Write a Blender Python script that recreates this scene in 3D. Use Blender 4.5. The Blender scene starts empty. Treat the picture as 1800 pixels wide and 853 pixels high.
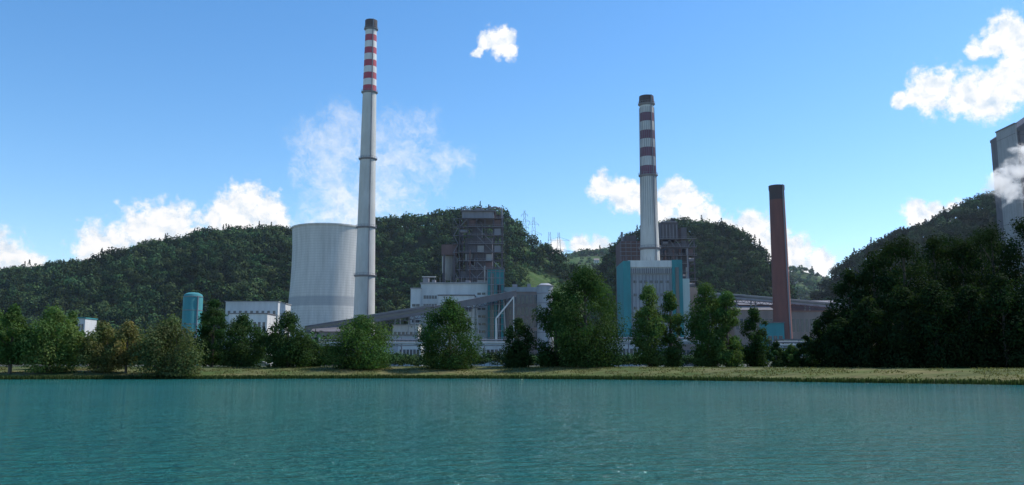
import bpy, math, random
import numpy as np
from mathutils import Vector, Matrix
random.seed(7); rng=np.random.default_rng(7)
scene=bpy.context.scene
R=math.radians
# ---------------------------------------------------------------- camera
CAM_H=3.4; F=1500.0; PITCH=math.atan(213.5/F)
cp,sp=math.cos(PITCH),math.sin(PITCH)
cam=bpy.data.cameras.new("camera"); co=bpy.data.objects.new("camera",cam)
scene.collection.objects.link(co); scene.camera=co
co.location=(0,0,CAM_H); co.rotation_euler=(math.pi/2+PITCH,0,0)
cam.sensor_width=36; cam.lens=30; cam.clip_start=0.5; cam.clip_end=20000
def ray(u,v):
    a=(u-900)/F; b=(426.5-v)/F
    return Vector((a, cp-b*sp, sp+b*cp))
def P(u,v,Y):
    """image pixel coordinates (u,v) placed at a chosen depth Y -> metres"""
    d=ray(u,v); k=Y/d.y
    return (d.x*k, CAM_H+d.z*k)
G=2.6
# ---------------------------------------------------------------- sun & sky
AZ=R(68); EL=R(50)
sd=Vector((math.sin(AZ)*math.cos(EL),math.cos(AZ)*math.cos(EL),math.sin(EL)))
sl=bpy.data.lights.new("sun","SUN"); sl.energy=4.6; sl.angle=R(0.5); sl.color=(1,0.95,0.87)
so=bpy.data.objects.new("sun",sl); scene.collection.objects.link(so)
so.rotation_euler=sd.to_track_quat('Z','Y').to_euler(); so.location=(300,200,500)
scene.view_settings.view_transform='Standard'; scene.view_settings.look='None'; scene.view_settings.exposure=0
w=bpy.data.worlds.new("World"); scene.world=w; w.use_nodes=True
nt=w.node_tree; nt.nodes.clear()

class N:
    def __init__(s,nt): s.nt=nt
    def n(s,t,**k):
        nd=s.nt.nodes.new(t)
        for a,b in k.items(): setattr(nd,a,b)
        return nd
    def l(s,a,b): s.nt.links.new(a,b)
    def math(s,op,a,b=None,c=None,clamp=False):
        nd=s.n('ShaderNodeMath',operation=op); nd.use_clamp=clamp
        for i,x in enumerate((a,b,c)):
            if x is None: continue
            if isinstance(x,(int,float)): nd.inputs[i].default_value=x
            else: s.l(x,nd.inputs[i])
        return nd.outputs[0]
    def vmath(s,op,a,b=None,out=0,scale=None):
        nd=s.n('ShaderNodeVectorMath',operation=op)
        for i,x in enumerate((a,b)):
            if x is None: continue
            if isinstance(x,(tuple,list,Vector)): nd.inputs[i].default_value=tuple(x)
            else: s.l(x,nd.inputs[i])
        if scale is not None: nd.inputs['Scale'].default_value=scale
        return nd.outputs[out]
    def noise(s,vec,scale,detail=4,rough=0.5,out=0,dist=0):
        nd=s.n('ShaderNodeTexNoise'); nd.inputs['Scale'].default_value=scale
        nd.inputs['Detail'].default_value=detail; nd.inputs['Roughness'].default_value=rough
        nd.inputs['Distortion'].default_value=dist
        if vec is not None: s.l(vec,nd.inputs['Vector'])
        return nd.outputs[out]
    def rng(s,x,a,b,c=0,d=1,smooth=False):
        nd=s.n('ShaderNodeMapRange'); nd.interpolation_type='SMOOTHSTEP' if smooth else 'LINEAR'
        s.l(x,nd.inputs[0])
        for i,q in enumerate((a,b,c,d)): nd.inputs[i+1].default_value=q
        return nd.outputs[0]
    def mix(s,f,a,b,mode='MIX'):
        nd=s.n('ShaderNodeMix',data_type='RGBA',blend_type=mode)
        if isinstance(f,(int,float)): nd.inputs[0].default_value=f
        else: s.l(f,nd.inputs[0])
        for i,x in ((6,a),(7,b)):
            if isinstance(x,(tuple,list)): nd.inputs[i].default_value=(*x[:3],1)
            else: s.l(x,nd.inputs[i])
        return nd.outputs[2]
    def blobs(s,vec,items,k=0.15):
        """items: (center3, radius)"""
        acc=None
        for c,r in items:
            d=s.vmath('DISTANCE',vec,c,out=1)
            v=s.math('MULTIPLY_ADD',d,-1.0/r,1.0)
            acc=v if acc is None else s.math('SMOOTH_MAX',acc,v,k)
        return acc

q=N(nt)
sky=q.n('ShaderNodeTexSky',sky_type='NISHITA'); sky.sun_disc=False
sky.sun_elevation=EL; sky.sun_rotation=AZ; sky.air_density=1.0; sky.dust_density=0.2; sky.ozone_density=2.8
hs=q.n('ShaderNodeHueSaturation'); hs.inputs['Saturation'].default_value=1.26; hs.inputs['Value'].default_value=1.28
q.l(sky.outputs[0],hs.inputs['Color'])
bg=q.n('ShaderNodeBackground'); bg.inputs[1].default_value=0.15; q.l(hs.outputs[0],bg.inputs[0])
ow=q.n('ShaderNodeOutputWorld'); q.l(bg.outputs[0],ow.inputs[0])

# clouds: a cloud layer on a vast far shell, 8 km out
mcl=bpy.data.materials.new('clouds'); mcl.use_nodes=True; mcl.node_tree.nodes.clear(); q=N(mcl.node_tree)
tc=q.n('ShaderNodeTexCoord'); D=q.vmath('NORMALIZE',tc.outputs['Object'])
cl=[(880,72,26),(857,76,17),(893,90,15),(841,92,10),
(1770,62,30),(1738,80,22),(1712,94,13),(1800,72,30),(1850,90,60),(1640,158,36),(1610,170,20),(1692,166,34),(1742,168,38),(1782,145,34),(1792,108,26),(1580,176,12),
(1060,328,26),(1095,338,30),(1130,346,28),(1190,345,32),(1215,366,32),(1243,388,28),(1282,404,22),(1325,408,34),(1352,432,36),(1392,452,34),(1432,468,32),(1165,378,30),
(1022,430,22),(1052,432,20),(982,434,16),
(18,465,38),(55,468,22),(-40,450,50),(175,432,38),(202,425,28),(258,402,42),(300,402,44),(335,415,28),(398,378,36),(430,362,40),(462,380,40),(492,392,22),(420,398,42),
(1610,380,24),(1650,380,22),(1678,370,14)]
items=[(ray(u,v).normalized(),r/F*0.98*1.3) for u,v,r in cl]
wn=q.noise(D,28,4,0.6,out=1)
wv=q.vmath('SUBTRACT',wn,(0.5,0.5,0.5)); wv=q.vmath('SCALE',wv,scale=0.020)
D2=q.vmath('ADD',D,wv)
bl=q.blobs(D2,items)
n1=q.noise(D,75,7,0.62)
dens=q.math('ADD',bl,q.math('MULTIPLY',q.math('SUBTRACT',n1,0.5),1.5))
alpha=q.rng(dens,0.0,0.5,smooth=True)
Ds=q.vmath('ADD',D2,(0.004,0.0,0.007))
n2=q.noise(D2,55,5,0.55); n3=q.noise(Ds,55,5,0.55)
sh=q.math('MULTIPLY_ADD',q.math('SUBTRACT',n2,n3),3.0,0.85,clamp=True)  # sunlit and shaded billows painted into the emissive cloud colour
ccol=q.mix(sh,(0.62,0.76,0.91),(1.06,1.06,1.06))
wl=[(590,395,56),(640,372,60),(600,340,58),(570,300,46),(655,320,56),(610,270,50),(680,340,42),(575,250,38),(650,245,42),(700,245,44),(555,262,30),(722,225,34),(690,285,38),(770,285,36),(740,290,34),(615,215,30),(820,292,24)]
witems=[(ray(u,v).normalized(),r/F*0.98*1.5) for u,v,r in wl]
wn2=q.noise(D,14,5,0.65,out=1); D3=q.vmath('ADD',D,q.vmath('SCALE',q.vmath('SUBTRACT',wn2,(0.5,0.5,0.5)),scale=0.060))
wb=q.blobs(D3,witems,.2); wnn=q.noise(D3,38,8,0.72)
wd0=q.math('ADD',wb,q.math('MULTIPLY',q.math('SUBTRACT',wnn,0.53),3.0))
sz_=q.n('ShaderNodeSeparateXYZ'); q.l(D,sz_.inputs[0])
fade=q.rng(sz_.outputs[2],0.15,0.30,0.85,0.38)
walpha=q.math('MULTIPLY',q.rng(wd0,-0.15,1.3,smooth=True),fade)
alpha=q.math('MAXIMUM',alpha,walpha)
em=q.n('ShaderNodeEmission'); q.l(ccol,em.inputs[0]); tp=q.n('ShaderNodeBsdfTransparent')
mx=q.n('ShaderNodeMixShader'); q.l(alpha,mx.inputs[0]); q.l(tp.outputs[0],mx.inputs[1]); q.l(em.outputs[0],mx.inputs[2])
oc=q.n('ShaderNodeOutputMaterial'); q.l(mx.outputs[0],oc.inputs[0])
try: mcl.cycles.emission_sampling='NONE'
except Exception: pass
cv=[];cf=[]; na,ne=60,24
for j in range(ne+1):
    e_=R(-0.3+34*j/ne)
    for i in range(na+1):
        a_=R(-52+104*i/na); cv.append((8000*math.sin(a_)*math.cos(e_),8000*math.cos(a_)*math.cos(e_),8000*math.sin(e_)))
for j in range(ne):
    for i in range(na):
        b=j*(na+1)+i; cf.append((b,b+1,b+na+2,b+na+1))
me=bpy.data.meshes.new('clouds'); me.from_pydata(cv,[],cf); me.materials.append(mcl)
ob=bpy.data.objects.new('clouds',me); scene.collection.objects.link(ob)

# ---------------------------------------------------------------- materials
def newmat(name):
    m=bpy.data.materials.new(name); m.use_nodes=True; t=m.node_tree; t.nodes.clear()
    s=N(t); out=s.n('ShaderNodeOutputMaterial'); b=s.n('ShaderNodeBsdfPrincipled'); s.l(b.outputs[0],out.inputs[0])
    return m,s,b,out
def paint(name,c,c2=None,rough=0.7,sc=0.15,streak=True,ribs=0,metal=0,amt=1.0):
    m,s,b,o=newmat(name); c2=c2 or tuple(x*0.72 for x in c)
    t=s.n('ShaderNodeTexCoord').outputs['Object']
    mp=s.n('ShaderNodeMapping'); s.l(t,mp.inputs[0]); mp.inputs['Scale'].default_value=(1,1,0.15 if streak else 1)
    a=s.noise(mp.outputs[0],sc*3,6,0.65); a2=s.noise(t,sc*0.4,4,0.6)
    f=s.rng(s.math('ADD',s.math('MULTIPLY',a,0.6),s.math('MULTIPLY',a2,0.4)),0.38,0.64,0,amt)
    col=s.mix(f,c,c2)
    s.l(col,b.inputs['Base Color']); b.inputs['Roughness'].default_value=rough; b.inputs['Metallic'].default_value=metal
    if ribs:
        wv=s.n('ShaderNodeTexWave'); wv.bands_direction='X'; wv.inputs['Scale'].default_value=ribs; s.l(t,wv.inputs[0])
        bp=s.n('ShaderNodeBump'); bp.inputs['Strength'].default_value=0.5; bp.inputs['Distance'].default_value=0.2
        s.l(wv.outputs[1],bp.inputs['Height']); s.l(bp.outputs[0],b.inputs['Normal'])
    return m
M=dict(
 conc=paint('concrete_pale',(0.55,0.54,0.51),(0.43,0.42,0.39)),
 conc2=paint('concrete_grey',(0.33,0.33,0.33),(0.22,0.22,0.22)),
 red=paint('red_paint',(0.42,0.045,0.08),(0.30,0.06,0.08)),
 redb=paint('faded_red_paint',(0.20,0.07,0.12),(0.15,0.07,0.10)),
 white=paint('white_paint',(0.68,0.68,0.66),(0.5,0.49,0.48)),
 brick=paint('brick_stack',(0.21,0.075,0.06),(0.14,0.055,0.05)),
 soot=paint('sooty_brick',(0.08,0.05,0.055),(0.05,0.045,0.05)),
 panel=paint('panel_white',(0.62,0.63,0.62),(0.46,0.47,0.47),ribs=0.8),
 panelg=paint('panel_grey',(0.36,0.38,0.41),(0.27,0.28,0.31),ribs=0.8),
 cyan=paint('turquoise_panel',(0.035,0.26,0.28),(0.03,0.19,0.21),ribs=0.8),
 steel=paint('dark_steel',(0.075,0.065,0.08),(0.045,0.04,0.05)),
 steelg=paint('grey_steel',(0.24,0.24,0.27),(0.16,0.16,0.18)),
 rust=paint('rusty_cladding',(0.15,0.09,0.085),(0.10,0.06,0.06)),
 brown=paint('brown_render',(0.27,0.21,0.19),(0.19,0.15,0.14)),
 roof=paint('roof_sheet',(0.16,0.15,0.16),(0.11,0.10,0.11)),
 rooft=paint('roof_tile',(0.27,0.13,0.10),(0.20,0.10,0.08)),
 glass=paint('window_glass',(0.04,0.05,0.06),(0.07,0.08,0.09),rough=0.15),
 dark=paint('dark_opening',(0.02,0.02,0.022)),
 rubber=paint('rubber',(0.02,0.02,0.02)),
 carp=paint('car_paint_white',(0.7,0.7,0.7),(0.62,0.62,0.62),rough=.25),
 bark=paint('bark',(0.10,0.075,0.055),(0.05,0.04,0.03),sc=1.5),
 boiler=paint('boiler_casing',(0.12,0.11,0.125),(0.07,0.065,0.075)),
)
def foliage_mat(name,trans=0.28):
    m,s,b,o=newmat(name)
    at=s.n('ShaderNodeAttribute'); at.attribute_name='col'
    b.inputs['Roughness'].default_value=0.9; b.inputs['Specular IOR Level'].default_value=0.06
    s.l(at.outputs[0],b.inputs['Base Color'])
    tr=s.n('ShaderNodeBsdfTranslucent'); tcx=s.mix(1.0,at.outputs[0],(1.1,1.25,0.5),'MULTIPLY'); s.l(tcx,tr.inputs[0])
    mx=s.n('ShaderNodeMixShader'); mx.inputs[0].default_value=trans
    s.l(b.outputs[0],mx.inputs[1]); s.l(tr.outputs[0],mx.inputs[2]); s.l(mx.outputs[0],o.inputs[0])
    return m
M['leaf']=foliage_mat('leaves',0.32)
m,s,b,o=newmat('forest_leaves'); at=s.n('ShaderNodeAttribute'); at.attribute_name='col'; df=s.n('ShaderNodeBsdfDiffuse'); s.l(at.outputs[0],df.inputs[0]); s.l(df.outputs[0],o.inputs[0]); M['leaf2']=m

# ---------------------------------------------------------------- mesh builder
class MB:
    def __init__(s): s.v=[];s.f=[];s.mi=[];s.mats=[];s.sm=[]
    def m(s,mat):
        if isinstance(mat,str): mat=M[mat]
        if mat not in s.mats: s.mats.append(mat)
        return s.mats.index(mat)
    def hexa(s,c,mat):
        b=len(s.v); s.v+= [tuple(p) for p in c]; i=s.m(mat)
        for f in ((0,3,2,1),(4,5,6,7),(0,1,5,4),(1,2,6,5),(2,3,7,6),(3,0,4,7)):
            s.f.append(tuple(b+k for k in f)); s.mi.append(i); s.sm.append(False)
    def box(s,x0,x1,y0,y1,z0,z1,mat,rot=0,piv=None):
        c=[(x0,y0,z0),(x1,y0,z0),(x1,y1,z0),(x0,y1,z0),(x0,y0,z1),(x1,y0,z1),(x1,y1,z1),(x0,y1,z1)]
        if rot:
            px,py=piv or ((x0+x1)/2,(y0+y1)/2); ca,sa=math.cos(rot),math.sin(rot)
            c=[(px+(x-px)*ca-(y-py)*sa,py+(x-px)*sa+(y-py)*ca,z) for x,y,z in c]
        s.hexa(c,mat)
    def beam(s,p,q_,w_,h,mat):
        p=Vector(p);q_=Vector(q_); d=(q_-p).normalized()
        up=Vector((0,0,1)) if abs(d.z)<0.95 else Vector((0,1,0))
        a=d.cross(up).normalized()*w_/2; b=a.cross(d).normalized()*h/2
        s.hexa([p-a-b,p+a-b,p+a+b,p-a+b,q_-a-b,q_+a-b,q_+a+b,q_-a+b],mat)
    def cyl(s,p,q_,r0,r1,mat,n=10,caps=True):
        p=Vector(p);q_=Vector(q_); d=(q_-p).normalized()
        up=Vector((0,0,1)) if abs(d.z)<0.95 else Vector((0,1,0))
        a=d.cross(up).normalized(); b=d.cross(a).normalized(); o=len(s.v); i=s.m(mat)
        for k in range(n):
            t=2*math.pi*k/n; e=a*math.cos(t)+b*math.sin(t)
            s.v.append(tuple(p+e*r0)); s.v.append(tuple(q_+e*r1))
        for k in range(n):
            j=(k+1)%n; s.f.append((o+2*k,o+2*j,o+2*j+1,o+2*k+1)); s.mi.append(i); s.sm.append(True)
        if caps:
            s.f.append(tuple(o+2*k for k in range(n))); s.mi.append(i); s.sm.append(False)
            s.f.append(tuple(o+2*k+1 for k in range(n))[::-1]); s.mi.append(i); s.sm.append(False)
    def lathe(s,cx,cy,prof,mats,n=48):
        o=len(s.v)
        for r,z in prof:
            for k in range(n):
                t=2*math.pi*k/n; s.v.append((cx+r*math.cos(t),cy+r*math.sin(t),z))
        for i in range(len(prof)-1):
            mm=s.m(mats if isinstance(mats,str) or not isinstance(mats,(list,tuple)) else mats[i])
            for k in range(n):
                j=(k+1)%n
                s.f.append((o+i*n+k,o+i*n+j,o+(i+1)*n+j,o+(i+1)*n+k)); s.mi.append(mm); s.sm.append(True)
    def build(s,name,parent=None):
        me=bpy.data.meshes.new(name); me.from_pydata(s.v,[],s.f)
        for m in s.mats: me.materials.append(m)
        me.polygons.foreach_set('material_index',s.mi); me.polygons.foreach_set('use_smooth',s.sm)
        me.update()
        try: me.set_sharp_from_angle(angle=R(35))
        except Exception: pass
        ob=bpy.data.objects.new(name,me); scene.collection.objects.link(ob)
        if parent:
            ob.parent=parent; ob.matrix_parent_inverse=Matrix.Translation(parent.location).inverted()
        return ob
def grp(name,x,y,z=G):
    e=bpy.data.objects.new(name,None); e.empty_display_size=5; e.location=(x,y,z); scene.collection.objects.link(e); return e

def quadmesh(name,V,col,mat,extra=None,parent=None):
    """V (4N,3) quads; extra=(MB) appended with its quads"""
    nv=len(V); nf=nv//4; loops=np.arange(nv,dtype=np.int32); mi=np.zeros(nf,np.int32)
    mats=[mat]
    if extra:
        ev=np.array(extra.v,dtype=np.float64); ef=np.array([f for f in extra.f if len(f)==4],dtype=np.int32)
        V=np.vstack([V,ev]); loops=np.concatenate([loops,(ef+nv).ravel()]); mi=np.concatenate([mi,np.ones(len(ef),np.int32)])
        col=np.vstack([col,np.tile([0.08,0.06,0.04],(len(ev),1))]); mats.append(extra.mats[0])
    me=bpy.data.meshes.new(name); me.vertices.add(len(V)); me.vertices.foreach_set('co',V.astype(np.float32).ravel())
    me.loops.add(len(loops)); me.loops.foreach_set('vertex_index',loops.astype(np.int32))
    k=len(loops)//4; me.polygons.add(k); me.polygons.foreach_set('loop_start',np.arange(0,4*k,4,dtype=np.int32))
    try: me.polygons.foreach_set('loop_total',np.full(k,4,np.int32))
    except Exception: pass
    for m in mats: me.materials.append(m)
    me.polygons.foreach_set('material_index',mi)
    at=me.color_attributes.new('col','FLOAT_COLOR','POINT')
    at.data.foreach_set('color',np.hstack([col,np.ones((len(col),1))]).astype(np.float32).ravel())
    me.update(calc_edges=True); me.validate()
    ob=bpy.data.objects.new(name,me); scene.collection.objects.link(ob)
    if parent:
        ob.parent=parent; ob.matrix_parent_inverse=Matrix.Translation(parent.location).inverted()
    return ob
def leafquads(C,Nrm,size,asp=1.0):
    n=len(C); Nrm=Nrm/np.maximum(np.linalg.norm(Nrm,axis=1,keepdims=True),1e-6)
    r=rng.normal(size=(n,3)); a=np.cross(Nrm,r); a/=np.maximum(np.linalg.norm(a,axis=1,keepdims=True),1e-6); b=np.cross(Nrm,a)
    s=np.reshape(size,(-1,1))*0.5; a=a*s; b=b*s*asp
    V=np.empty((n,4,3)); j=rng.uniform(0.6,1.2,(n,4,1))
    V[:,0]=C-a*j[:,0]; V[:,1]=C-b*j[:,1]; V[:,2]=C+a*j[:,2]; V[:,3]=C+b*j[:,3]
    return V.reshape(-1,3)

# ---------------------------------------------------------------- value noise
def vnoise(x,y,s,seed=0):
    r=np.random.default_rng(seed); T=r.random((256,256))
    X=np.asarray(x)/s; Y=np.asarray(y)/s; xi=np.floor(X).astype(int); yi=np.floor(Y).astype(int)
    fx=X-xi; fy=Y-yi; fx=fx*fx*(3-2*fx); fy=fy*fy*(3-2*fy)
    g=lambda a,b:T[a%256,b%256]
    return (g(xi,yi)*(1-fx)+g(xi+1,yi)*fx)*(1-fy)+(g(xi,yi+1)*(1-fx)+g(xi+1,yi+1)*fx)*fy
def fbm(x,y,s,seed=0):
    return sum(vnoise(x,y,s/2**i,seed+i)*0.5**i for i in range(4))/1.875
# ---------------------------------------------------------------- terrain
SX=[-2500,-300,-113,-60,-28,0,25,48,83,110,170,260]; SY=[260,205,190,198,205,199,187,170,140,118,70,20]
def shore(x): return np.interp(x,SX,SY)+ (fbm(np.asarray(x,dtype=float),np.zeros_like(np.asarray(x,dtype=float)),9,3)-0.5)*2.2
hills={
 'left':(900,330,400,9,[(-700,560),(-400,520),(-150,500),(0,487),(60,477),(120,467),(180,465),(225,457),(245,440),(300,428),(350,424),(370,414),(430,409),(500,407),(560,420),(620,440),(680,480),(760,600)]),
 'mid':(850,215,300,9,[(560,560),(610,440),(660,396),(700,388),(740,384),(790,377),(830,371),(880,371),(900,388),(915,404),(940,428),(985,452),(1030,475),(1090,520),(1150,620)]),
 'far':(1550,620,500,9,[(700,560),(850,480),(920,440),(985,445),(1030,442),(1080,439),(1120,425),(1250,430),(1340,470),(1400,470),(1440,485),(1480,492),(1560,490),(1700,500),(2200,560)]),
 'right_mid':(830,230,300,9,[(1000,600),(1060,470),(1090,430),(1110,415),(1160,398),(1200,393),(1240,398),(1280,412),(1310,430),(1330,468),(1350,520),(1400,600)]),
 'right':(780,300,350,9,[(1380,620),(1440,540),(1490,474),(1530,440),(1580,410),(1640,398),(1660,380),(1700,358),(1750,342),(1800,336),(1900,320),(2200,330),(2700,420)]),
}
HP={}
for k,(Dh,Wf,Wb,th,pr) in hills.items():
    xs=[];zs=[]
    for u,v in pr:
        x,z=P(u,v,Dh); xs.append(x); zs.append(max(z-th-G,0))
    xs=[xs[0]-150]+xs+[xs[-1]+150]; zs=[0]+zs+[0]
    HP[k]=(np.array(xs),np.array(zs))
def hillz(x,y,k):
    Dh,Wf,Wb,th,_=hills[k]; xs,zs=HP[k]
    H=np.interp(x,xs,zs); t=np.where(y<Dh,(Dh-y)/Wf,(y-Dh)/Wb); t=np.clip(t,0,1)
    f=np.where(y<Dh,0.5+0.5*np.cos(np.pi*t**0.85),0.5+0.5*np.cos(np.pi*t))
    g=1+ (fbm(x,y,90,11)-0.5)*0.6*np.clip(t*2.5,0,1)
    return H*f*g
def knoll(x,y):
    return 9*np.clip((x-78)/60,0,1)**1.2*np.clip((y-175)/60,0,1)*np.clip((420-y)/120,0,1)
def height(x,y):
    x=np.asarray(x,float); y=np.asarray(y,float)
    s=y-shore(x)
    b=np.interp(s,[-60,-8,0,3,10,24,40],[-4,-1.2,0.0,0.55,1.5,2.5,G])
    b=b+ (fbm(x,y,5,5)-0.5)*0.18*np.clip(s/4,0,1)
    h=np.max([hillz(x,y,k) for k in hills],axis=0)
    return b+h*np.clip(s/100,0,1)+knoll(x,y)
xs=np.unique(np.concatenate([np.arange(-3000,-600,60),np.arange(-600,-160,10),np.arange(-160,170,2.0),np.arange(170,700,10),np.arange(700,3001,60)]))
ys=np.unique(np.concatenate([np.arange(15,110,6),np.arange(110,260,1.2),np.arange(260,1100,9),np.arange(1100,2200,25),np.arange(2200,9001,400)]))
XX,YY=np.meshgrid(xs,ys); ZZ=height(XX,YY)
nv=XX.size; nx=len(xs); ny=len(ys)
me=bpy.data.meshes.new('ground'); me.vertices.add(nv)
me.vertices.foreach_set('co',np.stack([XX,YY,ZZ],-1).astype(np.float32).ravel())
ii=(np.arange(ny-1)[:,None]*nx+np.arange(nx-1)[None,:]).ravel()
lf=np.stack([ii,ii+1,ii+nx+1,ii+nx],-1).astype(np.int32)
me.loops.add(lf.size); me.loops.foreach_set('vertex_index',lf.ravel()); me.polygons.add(len(lf))
me.polygons.foreach_set('loop_start',np.arange(0,lf.size,4,dtype=np.int32))
try: me.polygons.foreach_set('loop_total',np.full(len(lf),4,np.int32))
except Exception: pass
me.polygons.foreach_set('use_smooth',np.ones(len(lf),bool))
S=YY-shore(XX); hh=ZZ-G
col=np.zeros((ny,nx,4)); col[...,3]=1
grass=np.array([0.150,0.138,0.060]); wet=np.array([0.05,0.075,0.028]); yard=np.array([0.16,0.155,0.14]); forest=np.array([0.025,0.038,0.020]); meadow=np.array([0.075,0.115,0.042])
def lerp(a,b,t): return a*(1-t[...,None])+b*t[...,None]
c=lerp(wet,grass,np.clip((S-1.0)/4,0,1)); c=lerp(c,np.array([0.07,0.09,0.035]),np.clip((S-20)/10,0,1)); c=lerp(c,yard,np.clip((S-75)/30,0,1))
gp=np.clip((fbm(XX,YY,14,63)-0.45)/0.12,0,1)*np.clip((60-S)/20,0,1); c=lerp(c,np.array([0.085,0.105,0.038]),gp*.8)
hill=np.clip((hh-2)/4,0,1)*np.clip((S-30)/20,0,1)
nf_=fbm(XX,YY,70,21)
mead=np.clip((YY-1000)/100,0,1)*np.clip((nf_-0.42)/0.06,0,1)
flank=((XX>5)&(XX<140)&(YY>620)&(YY<1000)).astype(float)*np.clip((fbm(XX,YY,35,31)-0.36)/0.06,0,1)
c=lerp(c,forest,hill); c=lerp(c,meadow,hill*np.maximum(mead,flank))
col[...,:3]=c
at=me.color_attributes.new('col','FLOAT_COLOR','POINT'); at.data.foreach_set('color',col.astype(np.float32).ravel())
m,s,b,o=newmat('ground_cover'); at=s.n('ShaderNodeAttribute'); at.attribute_name='col'
t=s.n('ShaderNodeTexCoord').outputs['Object']
mp=s.n('ShaderNodeMapping'); s.l(t,mp.inputs[0]); mp.inputs['Scale'].default_value=(0.25,1.2,1); mp.inputs['Rotation'].default_value=(0,0,R(10))
n1_=s.noise(mp.outputs[0],0.8,6,0.7); n2_=s.noise(t,0.12,5,0.6)
f1=s.rng(n1_,0.35,0.65,0.55,1.4); cc=s.mix(1.0,at.outputs[0],f1,'MULTIPLY')
f2=s.rng(n2_,0.42,0.60,0,0.6); g2=s.mix(1.0,at.outputs[0],(0.5,0.85,0.5),'MULTIPLY'); cc=s.mix(f2,cc,g2)
s.l(cc,b.inputs['Base Color']); b.inputs['Roughness'].default_value=0.95; b.inputs['Specular IOR Level'].default_value=0.1
bp=s.n('ShaderNodeBump'); bp.inputs['Distance'].default_value=0.3; bp.inputs['Strength'].default_value=0.6; s.l(n1_,bp.inputs['Height']); s.l(bp.outputs[0],b.inputs['Normal'])
me.materials.append(m); me.update(calc_edges=True)
go=bpy.data.objects.new('ground',me); scene.collection.objects.link(go)

# ---------------------------------------------------------------- water
m,s,b,o=newmat('lake_water')
t=s.n('ShaderNodeTexCoord').outputs['Object']
def mapd(sc,rot):
    mp=s.n('ShaderNodeMapping'); s.l(t,mp.inputs[0]); mp.inputs['Scale'].default_value=sc; mp.inputs['Rotation'].default_value=(0,0,R(rot)); return mp.outputs[0]
a1=s.noise(mapd((0.7,1.5,1),14),1.1,3,0.6); a2=s.noise(mapd((0.8,1.4,1),-18),4.0,3,0.65); a3=s.noise(mapd((.8,1.6,1),5),0.33,3,0.6); a4=s.noise(mapd((1,1.2,1),30),13,2,0.6)
hgt=s.math('ADD',s.math('ADD',s.math('MULTIPLY',a1,0.8),s.math('MULTIPLY',a2,0.30)),s.math('MULTIPLY',a3,1.0))
hgt=s.math('ADD',hgt,s.math('MULTIPLY',a4,0.055))
bp=s.n('ShaderNodeBump'); bp.inputs['Strength'].default_value=1.0; bp.inputs['Distance'].default_value=1.0; s.l(hgt,bp.inputs['Height']); s.l(bp.outputs[0],b.inputs['Normal'])
pn=s.noise(mapd((0.3,1,1),0),0.03,4,0.6); wc=s.mix(s.rng(pn,0.35,0.65),(0.014,0.145,0.128),(0.022,0.178,0.150))
s.l(wc,b.inputs['Base Color']); b.inputs['Roughness'].default_value=0.07; b.inputs['IOR'].default_value=1.33; b.inputs['Specular IOR Level'].default_value=0.5
me=bpy.data.meshes.new('lake_water'); me.from_pydata([(-4000,-600,0),(4000,-600,0),(4000,420,0),(-4000,420,0)],[],[(0,1,2,3)]); me.materials.append(m)
wo=bpy.data.objects.new('lake_water',me); scene.collection.objects.link(wo)

# ---------------------------------------------------------------- cooling tower
m,s,b,o=newmat('cooling_tower_shell')
t=s.n('ShaderNodeTexCoord').outputs['Object']; sx=s.n('ShaderNodeSeparateXYZ'); s.l(t,sx.inputs[0])
zz=sx.outputs[2]; fr=s.math('FRACT',s.math('DIVIDE',zz,1.9)); ln=s.math('LESS_THAN',fr,0.14)
an=s.math('FRACT',s.math('MULTIPLY',s.math('ARCTAN2',sx.outputs[0],sx.outputs[1]),72/6.2832)); ln2=s.math('LESS_THAN',an,0.08)
mp=s.n('ShaderNodeMapping'); s.l(t,mp.inputs[0]); mp.inputs['Scale'].default_value=(1,1,0.1); st=s.noise(mp.outputs[0],0.35,5,0.65)
base=s.mix(s.rng(st,0.35,0.7),(0.60,0.59,0.56),(0.45,0.445,0.42))
base=s.mix(s.math('MULTIPLY',s.math('MAXIMUM',ln,s.math('MULTIPLY',ln2,0.5)),0.35),base,(0.25,0.25,0.24))
CTY=650; ctx,ctz=P(580,405,CTY)
zb0=P(580,541,CTY)[1]; zb1=P(580,525,CTY)[1]
band=s.math('MULTIPLY',s.math('GREATER_THAN',zz,zb0),s.math('LESS_THAN',zz,zb1))
base=s.mix(s.math('MULTIPLY',band,0.6),base,(0.26,0.28,0.30))
s.l(base,b.inputs['Base Color']); b.inputs['Roughness'].default_value=0.85
M['ct']=m
ct=grp('cooling_tower',ctx,CTY)
mb=MB(); H=ctz; pr=[]
rtop=66/F*CTY*1.0
for i in range(41):
    t_=i/40; z=G+7+(H-G-7)*t_
    zn=(t_-0.80); a=rtop*0.965; r=a*math.sqrt(1+(zn*1.02/0.95)**2*0.62) if zn<0 else a*math.sqrt(1+(zn*0.9)**2*1.6)
    pr.append((r,z))
pr.append((pr[-1][0]+0.7,H)); pr.append((pr[-1][0],H+1.1)); pr.append((pr[-1][0]-1.6,H+1.1))
pr+= [(r-1.0,z) for r,z in pr[40:0:-1]]
mb.lathe(ctx,CTY,[(x[0],x[1]) for x in pr],'ct',96)
sh_=mb.build('shell',ct)
me=sh_.data; sh_.data.transform(Matrix.Translation((-ctx,-CTY,0))); sh_.matrix_parent_inverse=Matrix.Identity(4); sh_.location=(0,0,-G)
mb=MB(); rb=pr[0][0]
for k in range(48):
    a=2*math.pi*k/48
    for dk in (-1,1):
        a2=a+dk*math.pi/48
        mb.beam((ctx+rb*1.04*math.cos(a),CTY+rb*1.04*math.sin(a),G),(ctx+rb*math.cos(a2),CTY+rb*math.sin(a2),G+7.3),0.8,0.8,'conc2')
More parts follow.
